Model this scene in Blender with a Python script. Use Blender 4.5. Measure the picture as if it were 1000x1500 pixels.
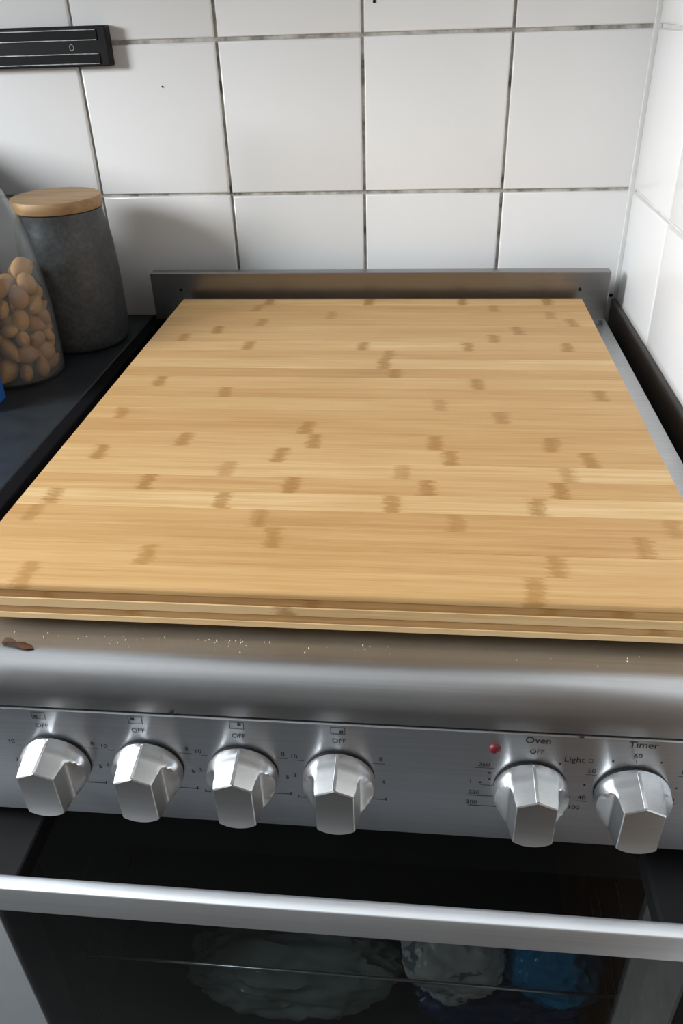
import bpy, bmesh, math, random
import numpy as np
from mathutils import Vector, Matrix, noise

for o in list(bpy.data.objects):
    bpy.data.objects.remove(o)
S = bpy.context.scene
COL = S.collection
rnd = random.Random(7)

# ------------------------------------------------------------------ camera
# units: metres. back wall is y = 0, x runs right, z = 0 is the lower grout line of the back wall.
cam_d = bpy.data.cameras.new('camera')
cam = bpy.data.objects.new('camera', cam_d)
COL.objects.link(cam)
yaw, pitch, roll = 0.1139, 0.5662, -0.0362
f = Vector((-math.sin(yaw) * math.cos(pitch), math.cos(yaw) * math.cos(pitch), -math.sin(pitch)))
r = Vector((math.cos(yaw), math.sin(yaw), 0))
u = r.cross(f)
r2 = r * math.cos(roll) + u * math.sin(roll)
u2 = r2.cross(f)
M = Matrix((r2, u2, -f)).transposed().to_4x4()
M.translation = Vector((0.5263, -0.9485, 0.1808))
cam.matrix_world = M
cam_d.sensor_fit = 'VERTICAL'
cam_d.sensor_height = 36.0
cam_d.lens = 1173.95 / 1500 * 36.0
cam_d.clip_start = 0.01
S.camera = cam

# ------------------------------------------------------------------ world, daylight, exposure
world = bpy.data.worlds.new('world')
S.world = world
world.use_nodes = True
bg = world.node_tree.nodes['Background']
bg.inputs[0].default_value = (0.80, 0.88, 1.0, 1)
bg.inputs[1].default_value = 1.0

# the window: centre, size along y, size along z
WX, WY, WZ, WW, WH = -0.90, -0.92, 0.54, 0.54, 0.54
la = bpy.data.lights.new('window_daylight', 'AREA')
la.shape = 'RECTANGLE'
la.size, la.size_y = WW, WH
la.energy = 30
la.color = (0.93, 0.97, 1.0)
lo = bpy.data.objects.new('window_daylight', la)
COL.objects.link(lo)
lo.location = (WX - 0.03, WY, WZ)
lo.rotation_euler = Vector((1, 0, 0)).to_track_quat('-Z', 'Z').to_euler()

S.view_settings.view_transform = 'Standard'
S.view_settings.look = 'None'
S.view_settings.gamma = 1.0
S.view_settings.use_curve_mapping = False
S.view_settings.exposure = 0.70

# ------------------------------------------------------------------ helpers
def link(name, me, mat=None, parent=None, loc=(0, 0, 0), smooth=False):
    o = bpy.data.objects.new(name, me)
    COL.objects.link(o)
    o.location = loc
    if mat is not None and me is not None and not me.materials:
        me.materials.append(mat)
    if parent is not None:
        o.parent = parent
    if smooth and me is not None:
        for p in me.polygons:
            p.use_smooth = True
    return o

def empty(name, loc=(0, 0, 0)):
    o = bpy.data.objects.new(name, None)
    COL.objects.link(o)
    o.location = loc
    o.empty_display_size = 0.02
    return o

def tag(o, label, cat, group=None, kind=None):
    o['label'] = label
    o['category'] = cat
    if group:
        o['group'] = group
    if kind:
        o['kind'] = kind
    return o

def structure(o, label):
    o['kind'] = 'structure'
    o['label'] = label
    return o

def mesh_of(bm, name='mesh'):
    bmesh.ops.recalc_face_normals(bm, faces=bm.faces[:])
    me = bpy.data.meshes.new(name)
    bm.to_mesh(me)
    bm.free()
    return me

def add_box(bm, x0, x1, y0, y1, z0, z1):
    vs = [bm.verts.new((x, y, z)) for x in (x0, x1) for y in (y0, y1) for z in (z0, z1)]
    idx = ((0, 1, 3, 2), (4, 6, 7, 5), (0, 4, 5, 1), (2, 3, 7, 6), (0, 2, 6, 4), (1, 5, 7, 3))
    for i in idx:
        bm.faces.new([vs[k] for k in i])
    return vs

def box_mesh(x0, x1, y0, y1, z0, z1, bev=0.0, seg=2):
    bm = bmesh.new()
    add_box(bm, x0, x1, y0, y1, z0, z1)
    bmesh.ops.recalc_face_normals(bm, faces=bm.faces[:])
    if bev > 0:
        bmesh.ops.bevel(bm, geom=bm.edges[:], offset=bev, segments=seg, profile=0.5, affect='EDGES')
    return mesh_of(bm)

def box(name, mat, parent, x0, x1, y0, y1, z0, z1, bev=0.0, seg=2, smooth=False):
    return link(name, box_mesh(x0, x1, y0, y1, z0, z1, bev, seg), mat, parent, smooth=smooth)

def multi_box(name, mat, parent, boxes):
    bm = bmesh.new()
    for b in boxes:
        add_box(bm, *b)
    return link(name, mesh_of(bm), mat, parent)

def extrude_yz(name, mat, parent, prof, x0, x1, smooth_angle=None):
    """closed profile in (y, z) swept along x"""
    bm = bmesh.new()
    a = [bm.verts.new((x0, y, z)) for y, z in prof]
    b = [bm.verts.new((x1, y, z)) for y, z in prof]
    n = len(prof)
    for i in range(n):
        j = (i + 1) % n
        bm.faces.new((a[i], a[j], b[j], b[i]))
    bm.faces.new(a)
    bm.faces.new(b[::-1])
    me = mesh_of(bm)
    o = link(name, me, mat, parent)
    if smooth_angle:
        for p in me.polygons:
            p.use_smooth = len(p.vertices) == 4
        me.set_sharp_from_angle(angle=math.radians(smooth_angle))
    return o

def lathe(prof, n=48, cap=True):
    """prof: list of (r, z)"""
    bm = bmesh.new()
    rings = []
    for rr, z in prof:
        if rr < 1e-6:
            rings.append([bm.verts.new((0, 0, z))])
        else:
            rings.append([bm.verts.new((rr * math.cos(2 * math.pi * k / n), rr * math.sin(2 * math.pi * k / n), z)) for k in range(n)])
    for a, b in zip(rings[:-1], rings[1:]):
        for k in range(n):
            j = (k + 1) % n
            if len(a) == 1 and len(b) == 1:
                continue
            if len(a) == 1:
                bm.faces.new((a[0], b[k], b[j]))
            elif len(b) == 1:
                bm.faces.new((a[k], a[j], b[0]))
            else:
                bm.faces.new((a[k], a[j], b[j], b[k]))
    return mesh_of(bm)

def smooth(o, ang=35):
    for p in o.data.polygons:
        p.use_smooth = True
    o.data.set_sharp_from_angle(angle=math.radians(ang))
    return o

def tube(bm, p, q, rad, n=8):
    p, q = Vector(p), Vector(q)
    d = (q - p).normalized()
    a = d.orthogonal().normalized()
    b = d.cross(a)
    r0 = [bm.verts.new(p + rad * (math.cos(2 * math.pi * k / n) * a + math.sin(2 * math.pi * k / n) * b)) for k in range(n)]
    r1 = [bm.verts.new(q + rad * (math.cos(2 * math.pi * k / n) * a + math.sin(2 * math.pi * k / n) * b)) for k in range(n)]
    for k in range(n):
        j = (k + 1) % n
        bm.faces.new((r0[k], r0[j], r1[j], r1[k]))
    bm.faces.new(r0[::-1])
    bm.faces.new(r1)

# ------------------------------------------------------------------ materials
def srgb(r_, g_, b_):
    def c(v):
        v /= 255.0
        return v / 12.92 if v <= 0.04045 else ((v + 0.055) / 1.055) ** 2.4
    return (c(r_), c(g_), c(b_), 1)

class NT:
    """small node-tree helper"""
    def __init__(self, name):
        self.m = bpy.data.materials.new(name)
        self.m.use_nodes = True
        self.t = self.m.node_tree
        self.p = self.t.nodes['Principled BSDF']
        self.out = self.t.nodes['Material Output']
    def n(self, kind, **kw):
        nd = self.t.nodes.new(kind)
        for k, v in kw.items():
            setattr(nd, k, v)
        return nd
    def l(self, a, b):
        self.t.links.new(a, b)
    def coords(self, scale=(1, 1, 1), kind='Object'):
        tc = self.n('ShaderNodeTexCoord')
        mp = self.n('ShaderNodeMapping')
        mp.inputs['Scale'].default_value = scale
        self.l(tc.outputs[kind], mp.inputs['Vector'])
        return mp.outputs['Vector']
    def noise(self, vec, scale=5, detail=3, rough=0.5):
        nz = self.n('ShaderNodeTexNoise')
        nz.inputs['Scale'].default_value = scale
        nz.inputs['Detail'].default_value = detail
        nz.inputs['Roughness'].default_value = rough
        self.l(vec, nz.inputs['Vector'])
        return nz.outputs['Fac']
    def ramp(self, fac, stops):
        rp = self.n('ShaderNodeValToRGB')
        e = rp.color_ramp.elements
        e[0].position, e[0].color = stops[0]
        e[1].position, e[1].color = stops[-1]
        for pos, col in stops[1:-1]:
            k = e.new(pos)
            k.color = col
        self.l(fac, rp.inputs['Fac'])
        return rp.outputs['Color']
    def math(self, op, a, b=None, c=None):
        nd = self.n('ShaderNodeMath', operation=op)
        for i, v in enumerate((a, b, c)):
            if v is None:
                continue
            if isinstance(v, (int, float)):
                nd.inputs[i].default_value = v
            else:
                self.l(v, nd.inputs[i])
        return nd.outputs[0]
    def mix(self, fac, a, b, mode='MIX'):
        nd = self.n('ShaderNodeMix', data_type='RGBA', blend_type=mode)
        for sock, v in ((nd.inputs[0], fac), (nd.inputs[6], a), (nd.inputs[7], b)):
            if isinstance(v, (int, float, tuple)):
                sock.default_value = v
            else:
                self.l(v, sock)
        return nd.outputs[2]
    def bump(self, h, strength=0.2, dist=0.001):
        b = self.n('ShaderNodeBump')
        b.inputs['Strength'].default_value = strength
        b.inputs['Distance'].default_value = dist
        self.l(h, b.inputs['Height'])
        self.l(b.outputs['Normal'], self.p.inputs['Normal'])
    def set(self, **kw):
        for k, v in kw.items():
            s = self.p.inputs[k.replace('_', ' ')]
            if isinstance(v, (int, float, tuple)):
                s.default_value = v
            else:
                self.l(v, s)

def plain(name, col, rough=0.5, metal=0.0, var=0.08, scale=30, bump=0.0, **kw):
    t = NT(name)
    v = t.coords()
    nz = t.noise(v, scale, 4)
    dark = tuple(c * (1 - var) for c in col[:3]) + (1,)
    light = tuple(min(1, c * (1 + var)) for c in col[:3]) + (1,)
    t.set(Base_Color=t.ramp(nz, [(0.3, dark), (0.7, light)]), Roughness=rough, Metallic=metal, **kw)
    if bump:
        t.bump(nz, bump, 0.001)
    return t.m

def steel(name, col, rough, axis_scale, streak=0.06, bump=0.05, blotch=0.1, aniso=0.0):
    t = NT(name)
    v = t.coords(axis_scale)
    nz = t.noise(v, 1.0, 5, 0.6)
    w = t.noise(t.coords(), 14, 4, 0.6)
    c0 = tuple(c * (1 - streak) for c in col[:3]) + (1,)
    c1 = tuple(c * (1 + streak) for c in col[:3]) + (1,)
    base = t.ramp(nz, [(0.3, c0), (0.7, c1)])
    rg = t.math('MULTIPLY_ADD', w, blotch, rough - blotch * 0.5)
    t.set(Base_Color=base, Metallic=1.0, Roughness=rg)
    if aniso:
        ge = t.n('ShaderNodeNewGeometry')
        cr_ = t.n('ShaderNodeVectorMath', operation='CROSS_PRODUCT')
        t.l(ge.outputs['Normal'], cr_.inputs[0])
        cr_.inputs[1].default_value = (1, 0, 0)
        t.l(cr_.outputs[0], t.p.inputs['Tangent'])
        t.p.inputs['Anisotropic'].default_value = aniso
    t.bump(nz, bump, 0.0004)
    return t.m

def m_tile():
    t = NT('glazed_white_tile')
    w = t.coords(kind='Object')
    big = t.noise(w, 9, 3)
    oi = t.n('ShaderNodeObjectInfo')
    c = t.mix(oi.outputs['Random'], (0.78, 0.78, 0.778, 1), (0.83, 0.83, 0.828, 1))
    c2 = t.mix(t.math('MULTIPLY', big, 0.10), c, (0.62, 0.61, 0.57, 1))
    t.set(Base_Color=c2, Roughness=0.22)
    t.p.inputs['Specular IOR Level'].default_value = 0.45
    t.bump(t.noise(w, 22, 2), 0.12, 0.002)
    return t.m

def m_grout():
    t = NT('stained_grout')
    w = t.coords()
    a = t.noise(w, 34, 4, 0.65)
    b = t.noise(w, 160, 3)
    c = t.ramp(a, [(0.34, (0.07, 0.063, 0.052, 1)), (0.44, (0.34, 0.325, 0.29, 1)), (0.60, (0.60, 0.58, 0.54, 1))])
    c = t.mix(t.math('MULTIPLY', b, 0.4), c, (0.2, 0.18, 0.15, 1))
    t.set(Base_Color=c, Roughness=0.9)
    t.bump(b, 0.5, 0.001)
    return t.m

def m_clean_grout():
    return plain('pale_grout', (0.62, 0.61, 0.58, 1), 0.8, var=0.15, scale=60)

def m_bamboo(name, top=True):
    """strip colour from object properties tone / warm; node marks at k1..k4 (object x)"""
    t = NT(name)
    tc = t.n('ShaderNodeTexCoord')
    sep = t.n('ShaderNodeSeparateXYZ')
    t.l(tc.outputs['Object'], sep.inputs[0])
    x, y = sep.outputs[0], sep.outputs[1]
    def at(nm):
        a = t.n('ShaderNodeAttribute')
        a.attribute_type = 'OBJECT'
        a.attribute_name = nm
        return a.outputs['Fac']
    seed = at('seed')
    tone = at('tone')
    # grain vector: stretched along x, shifted per strip
    def vec(sx, sy, sz):
        mp = t.n('ShaderNodeMapping')
        mp.inputs['Scale'].default_value = (sx, sy, sz)
        off = t.n('ShaderNodeCombineXYZ')
        t.l(t.math('MULTIPLY', seed, 7.31), off.inputs[0])
        t.l(t.math('MULTIPLY', seed, 3.17), off.inputs[1])
        t.l(off.outputs[0], mp.inputs['Location'])
        t.l(tc.outputs['Object'], mp.inputs['Vector'])
        return mp.outputs['Vector']
    fine = t.noise(vec(14, 900, 900), 1.0, 3, 0.6)
    mid = t.noise(vec(5, 190, 190), 1.0, 3, 0.55)
    blot = t.noise(vec(9, 30, 30), 1.0, 2)
    wob = t.noise(vec(110, 420, 420), 1.0, 3, 0.7)
    knot = None
    seg = None
    for i in range(1, 5):
        k = at('k%d' % i)
        # a little slant so that the mark leans like a cut node
        xs = t.math('MULTIPLY_ADD', t.math('SUBTRACT', blot, 0.5), 0.01, x)
        d = t.math('ABSOLUTE', t.math('SUBTRACT', xs, k))
        d = t.math('SUBTRACT', d, t.math('MULTIPLY', t.math('SUBTRACT', wob, 0.5), 0.016))
        g = t.n('ShaderNodeMapRange', interpolation_type='SMOOTHSTEP')
        g.inputs[1].default_value = 0.0015
        g.inputs[2].default_value = 0.0080
        g.inputs[3].default_value = 1.0
        g.inputs[4].default_value = 0.0
        t.l(d, g.inputs[0])
        knot = g.outputs[0] if knot is None else t.math('MAXIMUM', knot, g.outputs[0])
        st = t.math('GREATER_THAN', x, k)
        seg = st if seg is None else t.math('ADD', seg, st)
    wn = t.n('ShaderNodeTexWhiteNoise', noise_dimensions='1D')
    t.l(t.math('ADD', t.math('MULTIPLY', seed, 11.7), t.math('MULTIPLY', seg, 1.37)), wn.inputs['W'])
    # lightness 0..1
    v = t.math('MULTIPLY_ADD', t.math('SUBTRACT', wn.outputs['Value'], 0.5), 0.20, tone)
    v = t.math('MULTIPLY_ADD', t.math('SUBTRACT', fine, 0.5), 0.65, v)
    v = t.math('MULTIPLY_ADD', t.math('SUBTRACT', mid, 0.5), 0.70, v)
    v = t.math('MULTIPLY_ADD', t.math('SUBTRACT', blot, 0.5), 0.30, v)
    base = t.ramp(v, [(0.0, srgb(152, 107, 60)), (0.45, srgb(192, 148, 94)), (0.75, srgb(206, 167, 113)), (1.0, srgb(222, 189, 140))])
    kc = t.mix(wob, srgb(112, 68, 16), srgb(184, 132, 60))
    kf = t.math('MULTIPLY', t.math('MULTIPLY', knot, t.math('MULTIPLY_ADD', wob, 1.5, 0.05)), at('kstr'))
    col = t.mix(kf, base, kc)
    t.set(Base_Color=col, Roughness=0.42)
    t.p.inputs['Specular IOR Level'].default_value = 0.35
    t.bump(fine, 0.12, 0.0004)
    return t.m

def m_clear(name, tint=(0.95, 0.97, 0.97, 1), ior=1.35, rough=0.03, haze=0.0):
    t = NT(name)
    t.t.nodes.remove(t.p)
    tr = t.n('ShaderNodeBsdfTransparent')
    tr.inputs[0].default_value = tint
    gl = t.n('ShaderNodeBsdfGlossy')
    gl.inputs['Roughness'].default_value = rough
    ge = t.n('ShaderNodeNewGeometry')
    dt = t.n('ShaderNodeVectorMath', operation='DOT_PRODUCT')
    t.l(ge.outputs['Incoming'], dt.inputs[0])
    t.l(ge.outputs['Normal'], dt.inputs[1])
    f0 = ((ior - 1) / (ior + 1)) ** 2
    sch = t.math('POWER', t.math('SUBTRACT', 1.0, t.math('MINIMUM', t.math('ABSOLUTE', dt.outputs['Value']), 1.0)), 5.0)
    frs = t.math('MULTIPLY_ADD', sch, 1 - f0, f0)
    mx = t.n('ShaderNodeMixShader')
    t.l(frs, mx.inputs[0])
    t.l(tr.outputs[0], mx.inputs[1])
    t.l(gl.outputs[0], mx.inputs[2])
    res = mx.outputs[0]
    if haze:
        df = t.n('ShaderNodeBsdfDiffuse')
        df.inputs[0].default_value = (0.8, 0.82, 0.82, 1)
        m2 = t.n('ShaderNodeMixShader')
        nz = t.noise(t.coords(), 18, 3)
        t.l(t.math('MULTIPLY', nz, haze * 2), m2.inputs[0])
        t.l(res, m2.inputs[1])
        t.l(df.outputs[0], m2.inputs[2])
        res = m2.outputs[0]
    t.l(res, t.out.inputs['Surface'])
    return t.m

def m_plastic_bag(name, col, trans=0.35, rough=0.25, print_col=None):
    t = NT(name)
    w = t.coords()
    nz = t.noise(w, 26, 4)
    c = t.ramp(nz, [(0.3, tuple(a * 0.75 for a in col[:3]) + (1,)), (0.7, col)])
    if print_col:
        pn = t.noise(t.coords((1, 1, 1.6)), 42, 2)
        sel = t.ramp(pn, [(0.60, (0, 0, 0, 1)), (0.63, (1, 1, 1, 1))])
        c = t.mix(sel, c, print_col)
    t.set(Base_Color=c, Roughness=rough)
    t.p.inputs['Transmission Weight'].default_value = 0.0
    t.bump(nz, 0.25, 0.003)
    tr = t.n('ShaderNodeBsdfTransparent')
    tr.inputs[0].default_value = tuple(min(1, a * 1.1 + 0.1) for a in col[:3]) + (1,)
    mx = t.n('ShaderNodeMixShader')
    mx.inputs[0].default_value = trans
    t.l(t.p.outputs[0], mx.inputs[1])
    t.l(tr.outputs[0], mx.inputs[2])
    t.l(mx.outputs[0], t.out.inputs['Surface'])
    return t.m

def m_concrete():
    t = NT('grey_stoneware')
    w = t.coords()
    a = t.noise(w, 28, 6, 0.7)
    b = t.noise(w, 150, 3)
    c = t.ramp(a, [(0.25, (0.028, 0.030, 0.032, 1)), (0.5, (0.048, 0.050, 0.053, 1)), (0.75, (0.080, 0.083, 0.086, 1))])
    sp = t.ramp(t.noise(w, 210, 4, 0.7), [(0.38, (0.45, 0.45, 0.45, 1)), (0.62, (1.5, 1.5, 1.5, 1))])
    c = t.mix(0.45, c, sp, 'MULTIPLY')
    t.set(Base_Color=c, Roughness=0.45)
    t.bump(b, 0.3, 0.0008)
    return t.m

def m_lidwood():
    t = NT('pale_lid_wood')
    a = t.noise(t.coords((12, 120, 120)), 1, 4)
    c = t.ramp(a, [(0.3, srgb(148, 114, 76)), (0.7, srgb(182, 148, 106))])
    t.set(Base_Color=c, Roughness=0.55)
    return t.m

def m_nut():
    t = NT('nut_skin')
    oi = t.n('ShaderNodeObjectInfo')
    a = t.noise(t.coords((60, 60, 25)), 1.0, 4)
    c = t.mix(oi.outputs['Random'], srgb(172, 112, 58), srgb(208, 156, 92))
    c2 = t.mix(t.math('MULTIPLY', a, 0.6), c, srgb(120, 68, 36))
    t.set(Base_Color=c2, Roughness=0.6)
    t.bump(a, 0.3, 0.001)
    return t.m

MT = {}
MT['tile'] = m_tile()
MT['grout'] = m_grout()
MT['grout2'] = m_clean_grout()
MT['bamboo'] = m_bamboo('bamboo_strip')
MT['steel_top'] = steel('brushed_steel_top', (0.50, 0.505, 0.512), 0.34, (6, 500, 500), 0.07, 0.04, 0.16, 0.5)
MT['steel_panel'] = steel('brushed_steel_panel', (0.68, 0.715, 0.76), 0.34, (4, 600, 600), 0.06, 0.03, 0.06, 0.85)
MT['steel_guard'] = steel('brushed_steel_guard', (0.30, 0.29, 0.285), 0.32, (5, 500, 500), 0.07, 0.04, 0.10)
MT['steel_knob'] = steel('satin_knob_metal', (0.72, 0.72, 0.715), 0.32, (60, 700, 700), 0.04, 0.03, 0.04)
MT['steel_handle'] = steel('satin_handle_metal', (0.90, 0.93, 0.96), 0.52, (5, 500, 500), 0.05, 0.03, 0.06)
MT['black'] = plain('black_plastic', (0.006, 0.006, 0.0065, 1), 0.5, Specular_IOR_Level=0.25)
MT['matte_black'] = plain('matte_black_edge', (0.004, 0.004, 0.005, 1), 0.8, Specular_IOR_Level=0.1)
MT['blacksoft'] = plain('soft_black_rubber', (0.02, 0.02, 0.02, 1), 0.7)
MT['enamel'] = plain('dark_oven_enamel', (0.03, 0.03, 0.032, 1), 0.35)
MT['doorglass'] = m_clear('dark_oven_glass', (0.69, 0.72, 0.73, 1), 1.40, 0.02)
MT['ink'] = plain('printed_ink', (0.015, 0.016, 0.02, 1), 0.6)
MT['red'] = plain('red_lens', (0.13, 0.004, 0.012, 1), 0.5)
MT['counter'] = plain('slate_laminate', (0.016, 0.021, 0.025, 1), 0.5, var=0.25, scale=60, bump=0.05)
MT['whitepaint'] = plain('white_cabinet', (0.50, 0.54, 0.58, 1), 0.35, var=0.03)
MT['wallpaint'] = plain('white_wall_paint', (0.30, 0.29, 0.28, 1), 0.8, var=0.03, scale=6)
MT['ceiling'] = plain('ceiling_paint', (0.62, 0.62, 0.62, 1), 0.9, var=0.02, scale=5)
MT['floor'] = plain('grey_floor_vinyl', (0.05, 0.048, 0.046, 1), 0.5, var=0.15, scale=12)
MT['stone'] = m_concrete()
MT['lidwood'] = m_lidwood()
MT['nut'] = m_nut()
MT['glass'] = m_clear('clear_glass', (0.93, 0.95, 0.95, 1), 1.36, 0.05, 0.05)
MT['pane'] = m_clear('window_glass', (0.97, 0.98, 0.98, 1), 1.3, 0.0)
MT['rackstrip'] = plain('dark_magnet_steel', (0.010, 0.010, 0.011, 1), 0.5, Specular_IOR_Level=0.15)
MT['rackedge'] = plain('worn_bare_metal', (0.55, 0.55, 0.55, 1), 0.35, metal=0.7, var=0.5, scale=120)
MT['scrap'] = plain('brown_scrap', srgb(78, 46, 22), 0.85, var=0.4, scale=160)
MT['crumb'] = plain('pale_crumb', srgb(205, 196, 180), 0.8)
MT['dark_crumb'] = plain('burnt_crumb', (0.015, 0.013, 0.012, 1), 0.8)
MT['blue'] = plain('blue_packet', srgb(40, 95, 170), 0.35)
MT['darkstrip'] = plain('dark_brown_strip', (0.05, 0.045, 0.042, 1), 0.55, var=0.2)
MT['sealant'] = plain('white_sealant', (0.72, 0.72, 0.71, 1), 0.4, var=0.05)
MT['doorwood'] = plain('dark_door_wood', (0.10, 0.065, 0.04, 1), 0.4, var=0.2, scale=14)
MT['wire'] = plain('rack_wire', (0.6, 0.6, 0.58, 1), 0.3, metal=0.8)

# ------------------------------------------------------------------ room shell
XR = 0.7484            # right wall
FLOOR, CEIL = -1.04, 1.42
XL, YF = -0.90, -2.90
P = 0.1522             # tile pitch
G = 0.0016             # half joint

wall_back = structure(box('wall_back', MT['grout'], None, XL, XR + 0.1, 0.0035, 0.1, FLOOR, CEIL), 'back wall of square white glazed tiles with stained joints')
wall_right = structure(box('wall_right', MT['grout2'], None, XR + 0.0035, XR + 0.1, -0.77, 0.0035, FLOOR, CEIL), 'right wall of square white glazed tiles')
structure(multi_box('added_door', MT['doorwood'], None, [(XR + 0.02, XR + 0.06, -1.72, -0.80, FLOOR, CEIL - 0.35), (XR, XR + 0.07, -0.80, -0.77, FLOOR, CEIL - 0.35), (XR, XR + 0.07, -1.76, -1.72, FLOOR, CEIL - 0.35)]), 'unseen dark door added to darken the knob reflections')  # unseen, added so the knob caps mirror something dark
structure(multi_box('wall_right_end', MT['wallpaint'], None, [(XR + 0.0035, XR + 0.1, YF, -1.76, FLOOR, CEIL), (XR + 0.0035, XR + 0.1, -1.76, -0.77, CEIL - 0.35, CEIL)]), 'plain painted part of the right wall')
structure(box('floor', MT['floor'], None, XL - 0.1, XR + 0.1, YF - 0.1, 0.1, FLOOR - 0.1, FLOOR), 'grey kitchen floor')
structure(box('ceiling', MT['ceiling'], None, XL - 0.1, XR + 0.1, YF - 0.1, 0.1, CEIL, CEIL + 0.1), 'white kitchen ceiling')
structure(box('wall_front', MT['wallpaint'], None, XL - 0.1, XR + 0.1, YF - 0.1, YF, FLOOR, CEIL), 'plain painted wall behind the viewer')
y0, y1, z0, z1 = WY - WW / 2, WY + WW / 2, WZ - WH / 2, WZ + WH / 2
wl = multi_box('wall_left', MT['wallpaint'], None, [
    (XL - 0.1, XL, YF, y0, FLOOR, CEIL), (XL - 0.1, XL, y1, 0.1, FLOOR, CEIL),
    (XL - 0.1, XL, y0, y1, FLOOR, z0), (XL - 0.1, XL, y0, y1, z1, CEIL)])
structure(wl, 'left painted wall with the window')
win = structure(multi_box('window_1', MT['whitepaint'], None, [
    (XL - 0.02, XL + 0.02, y0 - 0.04, y0, z0 - 0.04, z1 + 0.04), (XL - 0.02, XL + 0.02, y1, y1 + 0.04, z0 - 0.04, z1 + 0.04),
    (XL - 0.02, XL + 0.02, y0, y1, z0 - 0.04, z0), (XL - 0.02, XL + 0.02, y0, y1, z1, z1 + 0.04)]), 'white framed window on the left wall')

# square tiles, each its own piece
def tile_mesh(w, h, bev=0.0022):
    bm = bmesh.new()
    add_box(bm, 0, w, -0.0, 0.006, 0, h)      # front face at y=0
    bmesh.ops.recalc_face_normals(bm, faces=bm.faces[:])
    ed = [e for e in bm.edges if all(v.co.y < 1e-5 for v in e.verts)]
    bmesh.ops.bevel(bm, geom=ed, offset=bev, segments=3, profile=0.5, affect='EDGES')
    me = mesh_of(bm)
    for p in me.polygons:
        p.use_smooth = True
    me.set_sharp_from_angle(angle=math.radians(50))
    return me

full = tile_mesh(P - 2 * G, P - 2 * G)
cut = tile_mesh(XR - 4 * P - G - 0.0012, P - 2 * G)
for row in range(-3, 5):
    for c in range(-4, 5):
        me = cut if c == 4 else full
        t = link('tile', me, MT['tile'], wall_back, (c * P + G, rnd.uniform(-0.0003, 0.0003), row * P + G))
        t.rotation_euler = (rnd.uniform(-0.004, 0.004), 0, rnd.uniform(-0.004, 0.004))
        t.location.x += rnd.uniform(-0.0004, 0.0004)
        t.location.z += rnd.uniform(-0.0004, 0.0004)
for row in range(-3, 5):
    for c in range(0, 5):
        t = link('tile', full, MT['tile'], wall_right, (XR, -0.004 - c * P - G, row * P + G))
        t.rotation_euler = (0, rnd.uniform(-0.003, 0.003), -math.pi / 2 + rnd.uniform(-0.003, 0.003))
structure(box('trim_1', MT['sealant'], None, XR - 0.0035, XR + 0.003, -0.0045, 0.003, -0.6, CEIL), 'white sealant line in the corner of the tiled walls')
structure(box('dark_strip', MT['darkstrip'], None, XR - 0.0060, XR - 0.0004, -0.66, -0.006, -0.24, -0.1185, 0.0015), 'dark brown strip along the right wall beside the hob')  # plain dark strip set low along the right wall
# small dark spots on the back tiles
for (x, z, rr) in ((0.2412, 0.1102, 0.0009), (0.4693, 0.1806, 0.0016), (0.7425, -0.1165, 0.0022)):
    o = link('stain_spot', lathe([(0, 0.0006), (rr, 0.0004), (rr, -0.002)], 10), MT['black'], wall_back, (x, -0.0006, z))
    o.rotation_euler = (math.pi / 2, 0, 0)

# ------------------------------------------------------------------ left base unit and worktop
CZ = -0.14
tag(box('worktop', MT['counter'], None, XL, 0.1935, -0.625, -0.0005, CZ - 0.038, CZ, 0.002), 'dark slate grey worktop to the left of the cooker', 'worktop')
wt = bpy.data.objects['worktop']
box('edge_strip', MT['matte_black'], wt, 0.1937, 0.2075, -0.625, -0.0005, CZ - 0.038, CZ + 0.0005, 0.0015)['label'] = 'black edging strip'
cab = tag(empty('base_cabinet', (-0.1, -0.3, FLOOR)), 'white base cabinet under the dark worktop beside the oven', 'cabinet')
def local(o, par):
    o.matrix_parent_inverse = par.matrix_basis.inverted()
    return o
local(box('body', MT['whitepaint'], cab, -0.4, 0.197, -0.585, -0.01, FLOOR + 0.1, CZ - 0.0385), cab)
local(box('plinth', MT['black'], cab, -0.4, 0.197, -0.53, -0.01, FLOOR, FLOOR + 0.0995), cab)
cd = local(box('door', MT['whitepaint'], cab, -0.398, 0.199, -0.607, -0.5855, FLOOR + 0.105, CZ - 0.043, 0.002), cab)
bm = bmesh.new()
tube(bm, (-0.34, -0.63, -0.42), (-0.34, -0.63, -0.28), 0.005, 10)
tube(bm, (-0.34, -0.63, -0.40), (-0.34, -0.606, -0.40), 0.004, 8)
tube(bm, (-0.34, -0.63, -0.30), (-0.34, -0.606, -0.30), 0.004, 8)
hd = link('handle', mesh_of(bm), MT['steel_handle'], cd)

# unseen cupboards and hood, added above the frame to shade the upper tiles
WC = 0.305
wc = tag(empty('shade_cupboard', (-0.2, -0.16, WC)), 'unseen white cupboard added above the worktop to shade the tiles', 'cabinet')
for a_, b_ in ((-0.60, -0.2005), (-0.1995, 0.20)):
    local(box('body', MT['whitepaint'], wc, a_, b_, -0.340, -0.0015, WC, WC + 0.70), wc)
    d_ = local(box('door', MT['whitepaint'], wc, a_ + 0.002, b_ - 0.002, -0.3605, -0.3405, WC + 0.002, WC + 0.698, 0.002), wc)
hood = tag(empty('shade_hood', (0.47, -0.2, 0.46)), 'unseen steel hood added above the cooker to shade the tiles', 'extractor hood')
bm = bmesh.new()
lo_ = [(0.215, -0.48), (0.735, -0.48), (0.735, -0.002), (0.215, -0.002)]
hi_ = [(0.36, -0.26), (0.59, -0.26), (0.59, -0.002), (0.36, -0.002)]
v0 = [bm.verts.new((x, y, 0.46)) for x, y in lo_]; v1 = [bm.verts.new((x, y, 0.50)) for x, y in lo_]
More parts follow.
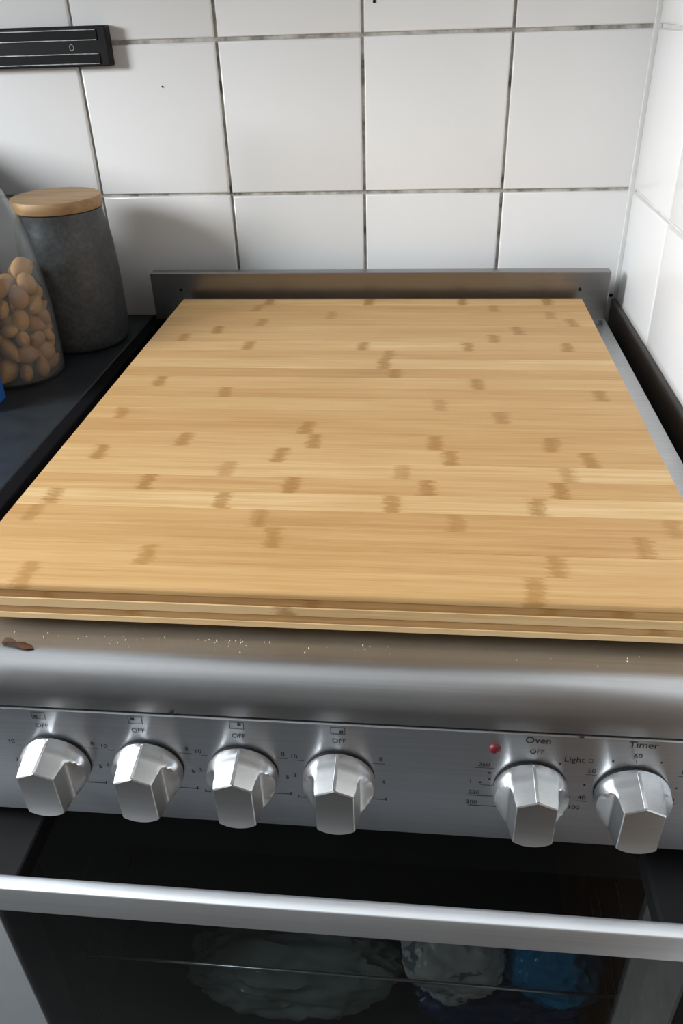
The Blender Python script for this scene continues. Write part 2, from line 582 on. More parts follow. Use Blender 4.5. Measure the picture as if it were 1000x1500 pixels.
v2 = [bm.verts.new((x, y, 0.74)) for x, y in hi_]; v3 = [bm.verts.new((x, y, CEIL - 0.001)) for x, y in hi_]
for A_, B_ in ((v0, v1), (v1, v2), (v2, v3)):
    for k in range(4):
        bm.faces.new((A_[k], A_[(k + 1) % 4], B_[(k + 1) % 4], B_[k]))
bm.faces.new(v0[::-1]); bm.faces.new(v3)
local(link('hood_canopy', mesh_of(bm), MT['steel_handle'], hood), hood)
local(box('hood_underside', MT['enamel'], hood, 0.22, 0.69, -0.44, -0.04, 0.456, 0.4595), hood)  # dark underside, so the added hood bounces little board light

# ------------------------------------------------------------------ cooker
CX0, CX1 = 0.2112, 0.7315
HZ = -0.133
cook = tag(empty('cooker', (0.47, -0.33, FLOOR)), 'freestanding stainless steel cooker with six control knobs and black glass oven door', 'cooker')
def cp(o):
    return local(o, cook)

# backguard: folded steel sheet with returned top and ends
bgm = bmesh.new()
add_box(bgm, CX0 + 0.0005, CX1 - 0.003, -0.050, -0.0475, HZ + 0.0035, -0.0755)
add_box(bgm, CX0 + 0.0005, CX1 - 0.003, -0.0475, -0.034, -0.0775, -0.0755)
add_box(bgm, CX0 + 0.0005, CX0 + 0.003, -0.0475, -0.034, HZ + 0.0035, -0.0775)
add_box(bgm, CX1 - 0.0055, CX1 - 0.003, -0.0475, -0.034, HZ + 0.0035, -0.0775)
guard = cp(link('backguard', mesh_of(bgm), MT['steel_guard'], cook))
bv = guard.modifiers.new('bevel', 'BEVEL'); bv.width = 0.0006; bv.segments = 2
for x in (0.246, 0.697):
    o = link('screw', lathe([(0, 0.0012), (0.0016, 0.0009), (0.002, 0), (0.002, -0.001)], 12), MT['black'], guard, (x, -0.0501, -0.0946))
    o.rotation_euler = (math.pi / 2, 0, 0)

# hob top with the rolled front lip
arc = []
cy, cz, rr = -0.6125, HZ - 0.0215, 0.0215
for k in range(0, 11):
    a = math.radians(90 + 9 * k)
    arc.append((cy + rr * math.cos(a), cz + rr * math.sin(a)))
prof = [(-0.033, HZ), (-0.045, HZ)] + [(-0.2, HZ), (-0.4, HZ), (-0.55, HZ)] + arc + [(-0.634, HZ - 0.0275), (-0.6325, HZ - 0.029), (-0.628, HZ - 0.029), (-0.628, HZ - 0.024), (-0.600, HZ - 0.012), (-0.033, HZ - 0.012)]
hob = cp(extrude_yz('hob_top', MT['steel_top'], cook, prof, CX0 + 0.0125, CX1, 30))

# control panel
PT, PB = HZ - 0.0300, -0.2515
def panel_y(z):
    return -0.6335 - 0.004 * (PT - z) / (PT - PB)
prof = [(-0.600, PT - 0.001), (-0.6325, PT - 0.0006), (panel_y(PT - 0.0012) + 0.0002, PT - 0.0012), (panel_y(PT - 0.003), PT - 0.003), (panel_y(PB + 0.001), PB + 0.001), (panel_y(PB) + 0.001, PB), (-0.600, PB)]
panel = cp(extrude_yz('control_panel', MT['steel_panel'], cook, prof, CX0, CX1, 20))

# knobs ------------------------------------------------
def knob_mesh():
    bm = bmesh.new()
    n = 96
    # depth stations: (depth from the panel, circle radius, half width of the grip)
    st = [(0.0000, 0.0207, 1), (0.0020, 0.0213, 1), (0.0050, 0.0210, 1), (0.0078, 0.0207, 1), (0.0080, 0.0207, 0.0206), (0.0092, 0.0206, 0.0184), (0.0106, 0.0205, 0.0160),
          (0.0118, 0.0203, 0.0143), (0.0126, 0.0202, 0.0134), (0.0132, 0.0201, 0.0130), (0.0170, 0.0197, 0.0123), (0.0210, 0.0192, 0.0117), (0.0248, 0.0188, 0.0110),
          (0.0254, 0.0182, 0.0105)]
    rings = []
    RW = 0.0122
    for dep, rad, hw in st:
        ring = []
        for k in range(n):
            a = 2 * math.pi * k / n
            x, z = rad * math.cos(a), rad * math.sin(a)
            if z > 0 and abs(x) < RW and dep > 0.001:
                # two flat facets meet in a ridge along the top
                ze = math.sqrt(rad * rad - RW * RW)
                z = ze + (rad + 0.0007 - ze) * (1 - abs(x) / RW)
            if hw < 1:
                x = max(-hw, min(hw, x))
            ring.append(bm.verts.new((x, -dep, z)))
        rings.append(ring)
    for a, b in zip(rings[:-1], rings[1:]):
        for k in range(n):
            j = (k + 1) % n
            bm.faces.new((a[k], a[j], b[j], b[k]))
    bm.faces.new(rings[-1])
    bm.faces.new(rings[0][::-1])
    bmesh.ops.remove_doubles(bm, verts=bm.verts[:], dist=1e-6)
    me = mesh_of(bm)
    for p in me.polygons:
        p.use_smooth = len(p.vertices) < 20
    me.set_sharp_from_angle(angle=math.radians(28))
    return me

kme = knob_mesh()
ridge_bm = bmesh.new()
# raised pointer ridge along the top of the grip
pts = [(-0.0030, 0.0214), (-0.0248, 0.0191)]
w = 0.0013
va = [ridge_bm.verts.new((sx * w, y, z + dz)) for (y, z) in pts for sx, dz in ((-1, -0.0008), (-0.6, 0.0007), (0.6, 0.0007), (1, -0.0008))]
for i in range(3):
    ridge_bm.faces.new((va[i], va[i + 1], va[4 + i + 1], va[4 + i]))
ridge_bm.faces.new((va[0], va[1], va[2], va[3])); ridge_bm.faces.new((va[7], va[6], va[5], va[4])); ridge_bm.faces.new((va[3], va[0], va[4], va[7]))
ridge_me = mesh_of(ridge_bm)
KZ = -0.2045
knob_x = [0.3108, 0.3686, 0.4262, 0.4836, 0.5940, 0.6505]
for i, kx in enumerate(knob_x):
    k = cp(link('control_knob', kme, MT['steel_knob'], cook, (kx, panel_y(KZ) - 0.0012, KZ)))
    k.rotation_euler = (0, 0, 0)
    link('pointer_ridge', ridge_me, MT['steel_knob'], k)
    g = link('shadow_gap_ring', lathe([(0, 0.0016), (0.0208, 0.0016), (0.0208, 0), (0, 0)], 48), MT['black'], k, (0, 0.0013, 0))
    g.rotation_euler = (math.pi / 2, 0, 0)

# printed markings -------------------------------------
def text(s, x, z, size, align='CENTER', bold=0.0):
    cu = bpy.data.curves.new('t', 'FONT')
    cu.body = s
    cu.size = size
    cu.align_x = align
    cu.align_y = 'CENTER'
    cu.offset = bold
    cu.extrude = 0.0
    ob = bpy.data.objects.new('t', cu)
    COL.objects.link(ob)
    bpy.context.view_layer.update()
    me = bpy.data.meshes.new_from_object(ob.evaluated_get(bpy.context.evaluated_depsgraph_get()))
    bpy.data.objects.remove(ob)
    o = link('marking', me, None, panel, (x, panel_y(z) - 0.00018, z))
    me.materials.clear()
    me.materials.append(MT['ink'])
    o.rotation_euler = (math.radians(90 - 2.6), 0, 0)
    return o
def flat(name, rects, x, z):
    """flat printed rectangles (x0,x1,z0,z1) about x,z"""
    bm = bmesh.new()
    for a, b, c, d in rects:
        vs = [bm.verts.new((p_, 0, q_)) for p_, q_ in ((a, c), (b, c), (b, d), (a, d))]
        bm.faces.new(vs)
    o = link(name, mesh_of(bm), MT['ink'], panel, (x, panel_y(z) - 0.00018, z))
    o.rotation_euler = (math.radians(-2.6), 0, 0)
    return o
L = 0.00035
dots = [(-0.002, -0.001), (-0.0015, 0.001), (0.0015, 0.001), (0.002, -0.001)]
for i, kx in enumerate(knob_x[:4]):
    ox = (-0.0045, -0.0035, -0.001, 0.0)[i]
    dx, dz = dots[i]
    w_, h_ = 0.0042, 0.0027
    flat('burner_symbol', [(-w_, w_, h_ - L, h_), (-w_, w_, -h_, -h_ + L), (-w_, -w_ + L, -h_, h_), (w_ - L, w_, -h_, h_), (dx - 0.0011, dx + 0.0011, dz - 0.0010, dz + 0.0010)], kx + ox, -0.1680)
    text('OFF', kx + ox + 0.0005, -0.1762, 0.0047)
    text('10', kx - 0.0265, -0.1905, 0.0046)
    flat('scale_tick', [(-0.002, 0.002, -L / 2, L / 2)], kx - 0.0225, -0.1935)
    text('8', kx + 0.0245, -0.1890, 0.0046)
    flat('scale_line', [(-0.004, 0.0035, -L / 2, L / 2)], kx + 0.0235, -0.1925)
    text('3', kx - 0.0265, -0.2060, 0.0044)
    text('5', kx + 0.0262, -0.2080, 0.0044)
    flat('scale_line', [(-0.008, 0.004, -L / 2, L / 2), (0.0037, 0.0043, -0.0006, 0.0018)], kx + 0.0235, -0.2225)
    flat('scale_line', [(-0.004, 0.005, -L / 2, L / 2), (-0.0043, -0.0037, -0.0006, 0.0018)], kx - 0.0215, -0.2245)
kx = knob_x[4]
text('Oven', kx + 0.0015, -0.1678, 0.0064, bold=0.00006)
text('OFF', kx + 0.0015, -0.1764, 0.0048)
text('Light', kx + 0.0225, -0.1810, 0.0058)
flat('light_symbol', [(-0.0012, 0.0012, 0.0009, 0.0012), (-0.0012, 0.0012, -0.0012, -0.0009), (-0.0012, -0.0009, -0.0012, 0.0012), (0.0009, 0.0012, -0.0012, 0.0012)], kx + 0.0315, -0.1810)
flat('scale_tick', [(-0.0007, 0.0007, -0.0007, 0.0007)], kx + 0.0150, -0.1845)
text('100', kx + 0.0262, -0.2195, 0.0046)
flat('scale_tick', [(-0.0007, 0.0007, -0.0007, 0.0007)], kx + 0.0225, -0.2110)
for (s, dx, z, l0, l1) in (('260', -0.027, -0.1885, -0.0055, 0.006), ('I', -0.034, -0.2025, 0.006, 0.013), ('220', -0.0315, -0.2115, -0.004, 0.011), ('200', -0.0325, -0.2200, -0.002, 0.017)):
    text(s, kx + dx, z, 0.0044)
    flat('scale_line', [(l0, l1, -L / 2, L / 2)], kx + dx, z - 0.0026)
for (dx, z) in ((-0.0235, -0.1950), (-0.0232, -0.2000), (-0.0285, -0.2030)):
    flat('scale_tick', [(-0.0007, 0.0007, -0.0007, 0.0007)], kx + dx, z)
kx = knob_x[5]
text('Timer', kx + 0.0015, -0.1672, 0.0064, bold=0.00006)
text('60', kx - 0.0002, -0.1756, 0.0048)
flat('scale_tick', [(-0.0002, 0.0002, -0.001, 0.001)], kx - 0.0005, -0.1800)
for (s, dx, z) in (('50', -0.0235, -0.1890), ('40', -0.0265, -0.2110), ('10', 0.0265, -0.1865), ('20', 0.0225, -0.2090)):
    text(s, kx + dx, z, 0.0046)
    flat('scale_line', [(-0.003, 0.003, -L / 2, L / 2)], kx + dx, z - 0.0030)
for (dx, z) in ((-0.0130, -0.1805), (0.0130, -0.1795), (-0.0262, -0.2005), (0.0242, -0.1990)):
    flat('scale_tick', [(-0.0006, 0.0006, -0.0006, 0.0006)], kx + dx, z)
il = cp(link('indicator_light', lathe([(0, 0.0022), (0.002, 0.0018), (0.0031, 0.0009), (0.0034, 0), (0.0034, -0.002)], 20), MT['red'], cook, (0.5722, panel_y(-0.1755) - 0.0002, -0.1755), True))
il.rotation_euler = (math.pi / 2, 0, 0)
il['label'] = 'small red indicator lens'

# body shell around the oven --------------------------
cp(box('side_panel', MT['black'], cook, CX0 + 0.002, CX0 + 0.012, -0.600, -0.035, FLOOR + 0.06, HZ - 0.0125))
cp(box('side_panel', MT['black'], cook, CX1 - 0.012, CX1 - 0.002, -0.600, -0.035, FLOOR + 0.06, HZ - 0.0125))
cp(box('back_panel', MT['black'], cook, CX0 + 0.0125, CX1 - 0.0125, -0.045, -0.037, FLOOR + 0.06, HZ - 0.0125))
IX0, IX1, IZ0, IZ1, IY1 = 0.238, 0.704, -0.620, -0.285, -0.12
cp(multi_box('oven_cavity', MT['enamel'], cook, [
    (IX0 - 0.004, IX0, -0.597, IY1, IZ0, IZ1), (IX1, IX1 + 0.004, -0.597, IY1, IZ0, IZ1),
    (IX0 - 0.004, IX1 + 0.004, -0.597, IY1, IZ0 - 0.004, IZ0), (IX0 - 0.004, IX1 + 0.004, -0.597, IY1, IZ1, IZ1 + 0.004),
    (IX0 - 0.004, IX1 + 0.004, IY1, IY1 + 0.004, IZ0 - 0.004, IZ1 + 0.004)]))
cp(box('front_rail', MT['black'], cook, CX0 + 0.002, CX1 - 0.002, -0.620, -0.600, -0.262, PB - 0.0008))
cp(box('storage_drawer', MT['steel_panel'], cook, CX0 + 0.004, CX1 - 0.004, -0.624, -0.60, FLOOR + 0.09, -0.715, 0.002))
cp(box('plinth', MT['black'], cook, CX0 + 0.01, CX1 - 0.01, -0.58, -0.06, FLOOR + 0.0, FLOOR + 0.06))
# rod across the front of the oven
RZ = -0.513
bm = bmesh.new()
tube(bm, (IX0 + 0.001, -0.5905, RZ), (IX1 - 0.001, -0.5905, RZ), 0.0014)
cp(link('shelf_rod', mesh_of(bm), MT['wire'], cook, smooth=True))
for s in (0, 1):
    xx = IX0 + 0.0035 if s == 0 else IX1 - 0.0035
    for zz in (-0.52, -0.55, -0.45):
        bm = bmesh.new(); tube(bm, (xx, -0.59, zz - 0.006), (xx, -0.14, zz - 0.006), 0.0012, 6)
        cp(link('shelf_runner', mesh_of(bm), MT['enamel'], cook, smooth=True))

# oven door
DX0, DX1, DT, DB = CX0 + 0.0045, CX1 - 0.0065, -0.2645, -0.705
door = cp(multi_box('oven_door', MT['black'], cook, [
    (DX0, IX0 + 0.006, -0.621, -0.600, DB, DT), (IX1 - 0.006, DX1, -0.621, -0.600, DB, DT),
    (IX0 + 0.006, IX1 - 0.006, -0.621, -0.600, DB, IZ0 + 0.005), (IX0 + 0.006, IX1 - 0.006, -0.621, -0.600, IZ1 - 0.022, DT)]))
box('door_glass', MT['doorglass'], door, DX0, DX1, -0.6255, -0.6215, DB, DT - 0.0005)
box('door_top_trim', MT['steel_handle'], door, DX0, DX1, -0.6262, -0.6195, DT, DT + 0.0018, 0.0004)
# handle bar: rounded-rectangle section
hp = [(-0.6770, -0.2625), (-0.6775, -0.2608), (-0.6785, -0.2598), (-0.6800, -0.2594), (-0.6862, -0.2594), (-0.6868, -0.2598), (-0.6871, -0.2605),
      (-0.6873, -0.2815), (-0.6870, -0.2824), (-0.6862, -0.2828), (-0.6785, -0.2828), (-0.6775, -0.2822), (-0.6770, -0.2812)]
hb = extrude_yz('handle_bar', MT['steel_handle'], door, hp, DX0 + 0.004, DX1 - 0.004, 50)
for (a, b) in ((DX0 + 0.006, 0.288), (0.668, DX1 - 0.006)):
    box('handle_bracket', MT['black'], door, a, b, -0.6772, -0.6262, -0.281, -0.264, 0.002)

# ------------------------------------------------------------------ things kept in the oven
def blob(name, mat, c, size, seed, amp=0.16, freq=1.7, lvl=5):
    bm = bmesh.new()
    bmesh.ops.create_icosphere(bm, subdivisions=lvl, radius=1.0)
    off = Vector((seed * 3.1, seed * 1.7, seed * 5.3))
    for v in bm.verts:
        d = v.co.normalized()
        n1 = noise.noise(d * freq + off)
        n2 = 1 - abs(noise.noise(d * freq * 2.3 + off * 2)) * 2
        n3 = 1 - abs(noise.noise(d * freq * 5.0 + off)) * 2
        k = 1 + amp * n1 + amp * 0.5 * n2 + amp * 0.16 * n3 - amp * 0.5
        p_ = Vector((d.x * size[0], d.y * size[1], d.z * size[2])) * k
        p_.z = max(p_.z, -size[2] * 0.8)
        v.co = p_
    zmin = min(v.co.z for v in bm.verts)
    for v in bm.verts:
        v.co.z -= zmin
    return smooth(link(name, mesh_of(bm), mat, None, c), 45)
MT['bag_clear'] = m_plastic_bag('clear_bag_film', (0.50, 0.56, 0.52, 1), 0.45, 0.18)
MT['bag_white'] = m_plastic_bag('white_printed_bag', (0.72, 0.72, 0.68, 1), 0.10, 0.25, (0.25, 0.28, 0.29, 1))
MT['bag_blue'] = m_plastic_bag('blue_bag_film', srgb(60, 150, 200), 0.10, 0.2)
MT['bag_navy'] = m_plastic_bag('navy_bag_film', srgb(38, 52, 88), 0.02, 0.35)
FZ = IZ0 + 0.0005
tag(blob('plastic_bag', MT['bag_navy'], (0.612, -0.553, FZ), (0.088, 0.037, 0.034), 4, 0.2), 'dark navy plastic bag at the bottom of the oven', 'plastic bag')
NZ = FZ + 0.053
tag(blob('plastic_bag', MT['bag_white'], (0.566, -0.553, NZ), (0.046, 0.036, 0.038), 1), 'crumpled white plastic bag with dark print behind the oven glass', 'plastic bag')
tag(blob('plastic_bag', MT['bag_blue'], (0.655, -0.553, NZ), (0.042, 0.036, 0.038), 2), 'crumpled blue plastic bag behind the oven glass', 'plastic bag')
tag(blob('plastic_bag', MT['bag_clear'], (0.420, -0.548, FZ), (0.100, 0.042, 0.046), 3, 0.2), 'crumpled clear plastic bag low behind the oven glass', 'plastic bag')

# ------------------------------------------------------------------ bamboo board
BX0, BX1, BZ = 0.2535, 0.6972, -0.0995
BTH = 0.0270
rows = [-.068, -.0895, -.111, -.1345, -.1568, -.1796, -.2014, -.2241, -.2455, -.2686, -.2897, -.3125, -.334, -.3555, -.3775, -.4, -.4227, -.4456, -.4665, -.4881, -.5095, -.5305, -.5530, -.5745, -.596]
knots = [(.3542, -.0758), (.3444, -.098), (.3582, -.1416), (.3149, -.166), (.2855, -.1863), (.357, -.211), (.293, -.2951), (.3572, -.3202), (.281, -.3609), (.4362, -.3899), (.3449, -.4071), (.4454, -.407), (.2857, -.4284), (.4242, -.4297), (.3879, -.453), (.4374, -.4742), (.3353, -.4738), (.2758, -.4942), (.3951, -.497), (.2701, -.5174), (.4225, -.5186), (.4348, -.5409), (.3617, -.5616), (.2953, -.5806),
         (.4657, -.0776), (.5686, -.0776), (.4283, -.1218), (.4703, -.2112), (.4939, -.2373), (.491, -.2558), (.5013, -.2795), (.5689, -.2116), (.5723, -.3047), (.5418, -.3454), (.6584, -.0776), (.6011, -.1012), (.6576, -.1229), (.6758, -.1457), (.6187, -.167), (.5947, -.1893), (.6606, -.2121), (.673, -.3217), (.5897, -.3668), (.5376, -.4115), (.5484, -.4293), (.6232, -.4116), (.6467, -.4337), (.5144, -.4548), (.6298, -.4558), (.5313, -.4767), (.6191, -.4773), (.5081, -.498), (.6032, -.4995), (.6913, -.4979), (.55, -.5206), (.6824, -.5203), (.6605, -.5427), (.6078, -.5646), (.5926, -.5828)]
tone = [.72, .58, .60, .62, .60, .56, .70, .66, .80, .46, .70, .60, .66, .56, .54, .60, .66, .76, .58, .82, .50, .54, .62, .70]
board = tag(empty('bamboo_board', (0.475, -0.332, HZ)), 'large bamboo board laid flat over the hob of the cooker', 'chopping board')
def bp(o):
    return local(o, board)
TS = 0.0050
for i in range(24):
    ya, yb = rows[i + 1], rows[i]
    cxm, cym = (BX0 + BX1) / 2, (ya + yb) / 2
    hw, hh = (BX1 - BX0) / 2, (yb - ya) / 2 - 0.00006
    bm = bmesh.new()
    add_box(bm, -hw, hw, -hh, hh, -TS, 0)
    bmesh.ops.recalc_face_normals(bm, faces=bm.faces[:])
    front = [e for e in bm.edges if all(v.co.z > -1e-6 for v in e.verts) and abs(e.verts[0].co.y - e.verts[1].co.y) < 1e-6]
    if i == 23:
        fe = [e for e in front if e.verts[0].co.y < 0]
        bmesh.ops.bevel(bm, geom=fe, offset=0.0034, segments=4, profile=0.5, affect='EDGES')
    else:
        bmesh.ops.bevel(bm, geom=front, offset=0.00015, segments=1, affect='EDGES')
    o = bp(link('bamboo_strip', mesh_of(bm), MT['bamboo'], board, (cxm, cym, BZ + rnd.uniform(-0.00006, 0.00006))))
    if i == 23:
        smooth(o, 40)
    ks = sorted(kx_ for kx_, ky in knots if ya <= ky < yb)[:4]
    ks = [k_ - cxm for k_ in ks] + [9.0] * (4 - len(ks))
    for j, k_ in enumerate(ks):
        o['k%d' % (j + 1)] = float(k_)
    o['seed'] = float(i) + 0.37
    o['tone'] = tone[i]
    o['kstr'] = rnd.uniform(0.55, 0.95)
# glued layers under the top strips
zt = BZ - TS
lay = [(0.0060, .34, 'brown', [(.31, 1), (.467, 1), (.60, 1), (.64, 1)]), (0.0065, 1.0, 'light', [(.45, 1)]), (0.0050, .42, 'brown', [(.36, 1), (.66, 1)]), (0.0045, 1.05, 'light', [])]
for j, (th, tn, nm, ks) in enumerate(lay):
    cxm, cym = (BX0 + BX1) / 2, (-.068 - .596) / 2
    ins = (0.0006, 0.0, 0.0005, 0.0002)[j]
    o = bp(link('bamboo_layer', box_mesh(-(BX1 - BX0) / 2 + ins, (BX1 - BX0) / 2 - ins, -0.264 + ins, 0.264 - ins, -th + 0.0001, -0.0001, 0.0003, 1), MT['bamboo'], board, (cxm, cym, zt)))
    zt -= th
    kk = [k_[0] - cxm for k_ in ks] + [9.0] * (4 - len(ks))
    for q, k_ in enumerate(kk):
        o['k%d' % (q + 1)] = float(k_)
    o['seed'] = 60.0 + j * 1.3
    o['tone'] = tn
    o['kstr'] = 0.7
for (x, y) in ((BX0 + 0.03, -0.10), (BX1 - 0.03, -0.10), (BX0 + 0.03, -0.55), (BX1 - 0.03, -0.55)):
    bp(link('rubber_foot', lathe([(0, zt - HZ), (0.009, zt - HZ), (0.010, 0.001), (0.0095, 0), (0, 0)], 20), MT['blacksoft'], board, (x, y, HZ)))

# ------------------------------------------------------------------ knife rack
kr = tag(empty('knife_rack', (0.05, -0.0, 0.150)), 'black magnetic knife rack fixed to the back wall tiles', 'knife rack')
def kp(o):
    return local(o, kr)
RX1 = 0.1935
kp(box('rack_body', MT['black'], kr, -0.16, RX1, -0.0150, -0.0008, 0.1315, 0.1685, 0.0015))
for (za, zb_) in ((0.1560, 0.1650), (0.1345, 0.1435)):
    st_ = kp(box('magnet_strip', MT['rackstrip'], kr, -0.150, RX1 - 0.010, -0.0160, -0.0146, za, zb_, 0.0003))
    for ze in (za, zb_):
        e_ = link('worn_edge', box_mesh(-0.150, RX1 - 0.011, -0.0163, -0.0148, ze - 0.00035, ze + 0.00035), MT['rackedge'], st_)
# screw cover ring
bm = bmesh.new()
n = 20
va = []
for k in range(n):
    a = 2 * math.pi * k / n
    va.append([bm.verts.new((rr_ * 0.8 * math.cos(a), 0, rr_ * math.sin(a))) for rr_ in (0.0024, 0.0030)])
for k in range(n):
    j = (k + 1) % n
    bm.faces.new((va[k][0], va[j][0], va[j][1], va[k][1]))
kp(link('screw_ring', mesh_of(bm), MT['wire'], kr, (0.1543, -0.0152, 0.1495)))

# ------------------------------------------------------------------ canister with wooden lid
CXX, CYY = 0.137, -0.090
can = tag(empty('storage_canister', (CXX, CYY, CZ)), 'grey stoneware canister with a wooden lid in the corner of the worktop', 'canister')
prof = [(0, 0), (0.044, 0), (0.0480, 0.0015), (0.0505, 0.006), (0.0520, 0.016), (0.0525, 0.045), (0.0520, 0.080), (0.0505, 0.110), (0.0490, 0.122), (0.0475, 0.130), (0.0460, 0.136), (0.0452, 0.1455), (0.0430, 0.1460), (0.0430, 0.130), (0, 0.130)]
smooth(link('canister_body', lathe(prof, 64), MT['stone'], can), 50)
lid = smooth(link('wooden_lid', lathe([(0, 0.1468), (0.0462, 0.1468), (0.0470, 0.1478), (0.0470, 0.1570), (0.0462, 0.1582), (0, 0.1582)], 64), MT['lidwood'], can), 40)
link('seal_ring', lathe([(0.0430, 0.1450), (0.0445, 0.1450), (0.0445, 0.1467), (0.0430, 0.1467), (0.0430, 0.1450)], 48), MT['blacksoft'], can)

# ------------------------------------------------------------------ container further along the worktop (its shadow falls on the tiles)
wcn = tag(empty('storage_bin', (-0.13, -0.125, CZ)), 'grey storage bin with a rounded lid on the worktop left of the jar', 'storage bin')
def rounded_prism(x0, x1, z0, z1, rr_, ya, yb, bev):
    bm = bmesh.new()
    pr = [(x0, z0), (x1, z0)]
    for k in range(9):
        a = math.radians(90 * k / 8)
        pr.append((x1 - rr_ + rr_ * math.cos(a), z1 - rr_ + rr_ * math.sin(a)))
    for k in range(9):
        a = math.radians(90 + 90 * k / 8)
        pr.append((x0 + rr_ + rr_ * math.cos(a), z1 - rr_ + rr_ * math.sin(a)))
    A_ = [bm.verts.new((x, ya, z)) for x, z in pr]
    B_ = [bm.verts.new((x, yb, z)) for x, z in pr]
    m_ = len(pr)
    for k in range(m_):
        bm.faces.new((A_[k], A_[(k + 1) % m_], B_[(k + 1) % m_], B_[k]))
    fa, fb = bm.faces.new(A_), bm.faces.new(B_[::-1])
    bmesh.ops.bevel(bm, geom=list(fa.edges) + list(fb.edges), offset=bev, segments=2, profile=0.5, affect='EDGES')
    return mesh_of(bm)
smooth(link('bin_body', rounded_prism(-0.15, 0.148, 0.0, 0.130, 0.012, -0.093, 0.095, 0.004), MT['stone'], wcn), 40)
bl = smooth(link('bin_lid', rounded_prism(-0.153, 0.151, 0.1305, 0.225, 0.088, -0.096, 0.098, 0.004), MT['stone'], wcn), 40)
kb_ = smooth(link('lid_knob', lathe([(0, 0.020), (0.010, 0.018), (0.012, 0.012), (0.007, 0.004), (0.007, 0.0), (0, 0.0)], 24), MT['lidwood'], bl, (0, 0, 0.225)), 40)

# ------------------------------------------------------------------ bottle of nuts
BXX, BYY = 0.104, -0.191
bot = tag(empty('glass_jar', (BXX, BYY, CZ)), 'clear glass jar with sloping shoulders filled with brown nuts', 'jar')
outer = [(0, 0.0), (0.040, 0.0), (0.0440, 0.0015), (0.0462, 0.006), (0.0468, 0.02), (0.0468, 0.055), (0.0460, 0.080), (0.0440, 0.100), (0.0415, 0.117), (0.0380, 0.138), (0.0330, 0.160), (0.0270, 0.176), (0.0215, 0.189), (0.0180, 0.200), (0.0172, 0.215), (0.0172, 0.232)]
inner = [(max(0, rr_ - 0.0018), max(z_, 0.0035)) for rr_, z_ in outer]
smooth(link('glass_wall', lathe(outer + inner[::-1], 64), MT['glass'], bot), 50)
smooth(link('stopper', lathe([(0, 0.2325), (0.0165, 0.2325), (0.0185, 0.2335), (0.0190, 0.252), (0.0175, 0.255), (0, 0.255)], 32), MT['lidwood'], bot), 40)
# nuts: relaxed packing
def rin(z):
    zs = [p_[1] for p_ in outer]
    rs = [p_[0] for p_ in outer]
    return float(np.interp(z, zs[3:], rs[3:])) - 0.0020
rng = np.random.default_rng(5)
N = 92
R0 = 0.0113
pos = np.stack([rng.uniform(-0.03, 0.03, N), rng.uniform(-0.03, 0.03, N), rng.uniform(0.012, 0.17, N)], 1)
rad = rng.uniform(0.74, 1.12, N) * R0
for it in range(420):
    pos[:, 2] -= 0.0006
    for _ in range(2):
        d = pos[:, None, :] - pos[None, :, :]
        dist = np.sqrt((d ** 2).sum(2)) + np.eye(N)
        ov = np.clip((rad[:, None] + rad[None, :]) * 0.96 - dist, 0, None) * (1 - np.eye(N))
        pos += (d / dist[..., None] * ov[..., None] * 0.45).sum(1)
        pos[:, 2] = np.maximum(pos[:, 2], 0.0042 + rad * 0.9)
        hr_ = np.hypot(pos[:, 0], pos[:, 1]) + 1e-9
        lim = np.interp(pos[:, 2], [p_[1] for p_ in outer[3:]], [p_[0] for p_ in outer[3:]]) - 0.0026 - rad
        s_ = np.minimum(1, np.maximum(lim, 0.002) / hr_)
        pos[:, :2] *= s_[:, None]
nut_bm = bmesh.new()
bmesh.ops.create_uvsphere(nut_bm, u_segments=14, v_segments=9, radius=1.0)
for v in nut_bm.verts:
    t_ = v.co.z
    k = 1.0 - 0.62 * max(0, t_) ** 1.15
    v.co.x *= k * 0.98
    v.co.y *= k * 0.72
    v.co.z *= 1.28
nut_me = mesh_of(nut_bm)
for p in nut_me.polygons:
    p.use_smooth = True
top_z = float(np.quantile(pos[:, 2], 0.88))
cnt = 0
for i in range(N):
    hr_ = math.hypot(pos[i, 0], pos[i, 1])
    if hr_ < 0.014 and pos[i, 2] < top_z - 0.006:
        continue                     # hidden in the middle of the heap
    # only the upper face and the shell can be seen; others stay out
    o = link('nut', nut_me, MT['nut'], None, (BXX + pos[i, 0], BYY + pos[i, 1], CZ + pos[i, 2]))
    sc = float(rad[i]) * 0.98
    o.scale = (sc, sc, sc)
    o.rotation_euler = (rng.uniform(0, 6.28), rng.uniform(0, 6.28), rng.uniform(0, 6.28))
    tag(o, 'brown nut in the heap inside the clear glass jar', 'nut', 'nuts inside the glass jar')
    cnt += 1
print('NUTS', cnt)

# blue packet standing at the very edge of the frame
bm = bmesh.new()
add_box(bm, -0.045, 0.045, -0.020, 0.020, 0, 0.150)
bmesh.ops.subdivide_edges(bm, edges=bm.edges[:], cuts=5, use_grid_fill=True)
for v in bm.verts:
    t_ = v.co.z / 0.150
    v.co.y *= 1.0 - 0.85 * max(0, t_ - 0.45) ** 1.2
    v.co.x *= 1.0 - 0.06 * t_
    v.co += Vector((noise.noise(v.co * 40), noise.noise(v.co * 40 + Vector((5, 1, 2))), 0)) * 0.0022 * (1 if v.co.z > 0.001 else 0)
pk = smooth(link('blue_packet', mesh_of(bm), MT['blue'], None, (0.0715, -0.273, CZ + 0.0003)), 40)
pk.rotation_euler = (0, 0, 0.05)
tag(pk, 'blue packet standing on the worktop in front of the nut jar', 'packet')

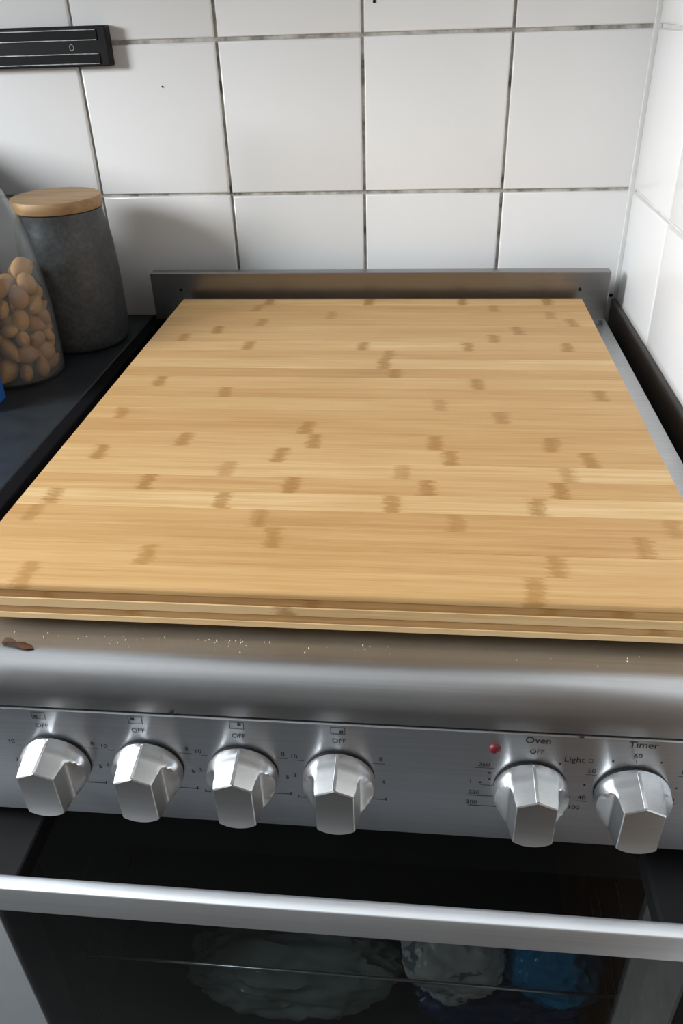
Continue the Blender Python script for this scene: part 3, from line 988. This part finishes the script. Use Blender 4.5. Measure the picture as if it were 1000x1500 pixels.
# ------------------------------------------------------------------ scraps and crumbs on the lip
bm = bmesh.new()
import itertools
pts = [(-0.0130, 0.0022, 0.0008), (-0.0110, 0.0040, 0.0030), (-0.0075, 0.0036, 0.0036), (-0.0045, 0.0020, 0.0018), (0.0010, 0.0022, 0.0016), (0.0065, 0.0002, 0.0012), (0.0085, -0.0018, 0.0006),
       (0.0040, -0.0030, 0.0009), (-0.0010, -0.0020, 0.0014), (-0.0045, -0.0008, 0.0020), (-0.0080, 0.0000, 0.0030), (-0.0120, 0.0004, 0.0018)]
up = [bm.verts.new(p_) for p_ in pts]
dn = [bm.verts.new((p_[0], p_[1], p_[2] - 0.0006)) for p_ in pts]
n = len(pts)
for k in range(n):
    j = (k + 1) % n
    bm.faces.new((up[k], up[j], dn[j], dn[k]))
cu_ = bm.verts.new((-0.002, 0.0008, 0.0024)); cl_ = bm.verts.new((-0.002, 0.0008, 0.0017))
for k in range(n):
    j = (k + 1) % n
    bm.faces.new((cu_, up[k], up[j])); bm.faces.new((cl_, dn[j], dn[k]))
sc_ = link('food_scrap', mesh_of(bm), MT['scrap'], None, (0.296, -0.6135, HZ + 0.0001))
tag(sc_, 'shrivelled brown food scrap on the steel lip below the board', 'food scrap')
bm = bmesh.new()
for k in range(70):
    x = rnd.choice([rnd.gauss(0.36, 0.03), rnd.uniform(0.285, 0.46), rnd.gauss(0.415, 0.008), rnd.uniform(0.45, 0.65)]) if k < 62 else rnd.uniform(0.28, 0.68)
    y = -0.6005 - abs(rnd.gauss(0, 0.0045))
    s_ = rnd.uniform(0.00018, 0.00055)
    b0 = len(bm.verts)
    bmesh.ops.create_icosphere(bm, subdivisions=1, radius=s_, matrix=Matrix.Translation((x, max(y, -0.611), HZ + s_ * 0.85)))
cr = link('crumbs', mesh_of(bm), MT['crumb'])
tag(cr, 'pale crumbs scattered on the steel just below the board', 'crumbs', kind='stuff')
for (x, z, s_, lab) in ((0.3882, HZ - 0.0255, 0.0012, 'small burnt speck under the lip above the second knob'), (0.6180, HZ - 0.0292, 0.0011, 'small burnt speck under the lip above the oven knob')):
    bm = bmesh.new()
    bmesh.ops.create_icosphere(bm, subdivisions=2, radius=s_, matrix=Matrix.Translation((0, 0, 0)) @ Matrix.Diagonal((1.5, 0.6, 0.8, 1)))
    o = link('burnt_speck', mesh_of(bm), MT['dark_crumb'], None, (x, -0.6345, z))
    tag(o, lab, 'crumb')
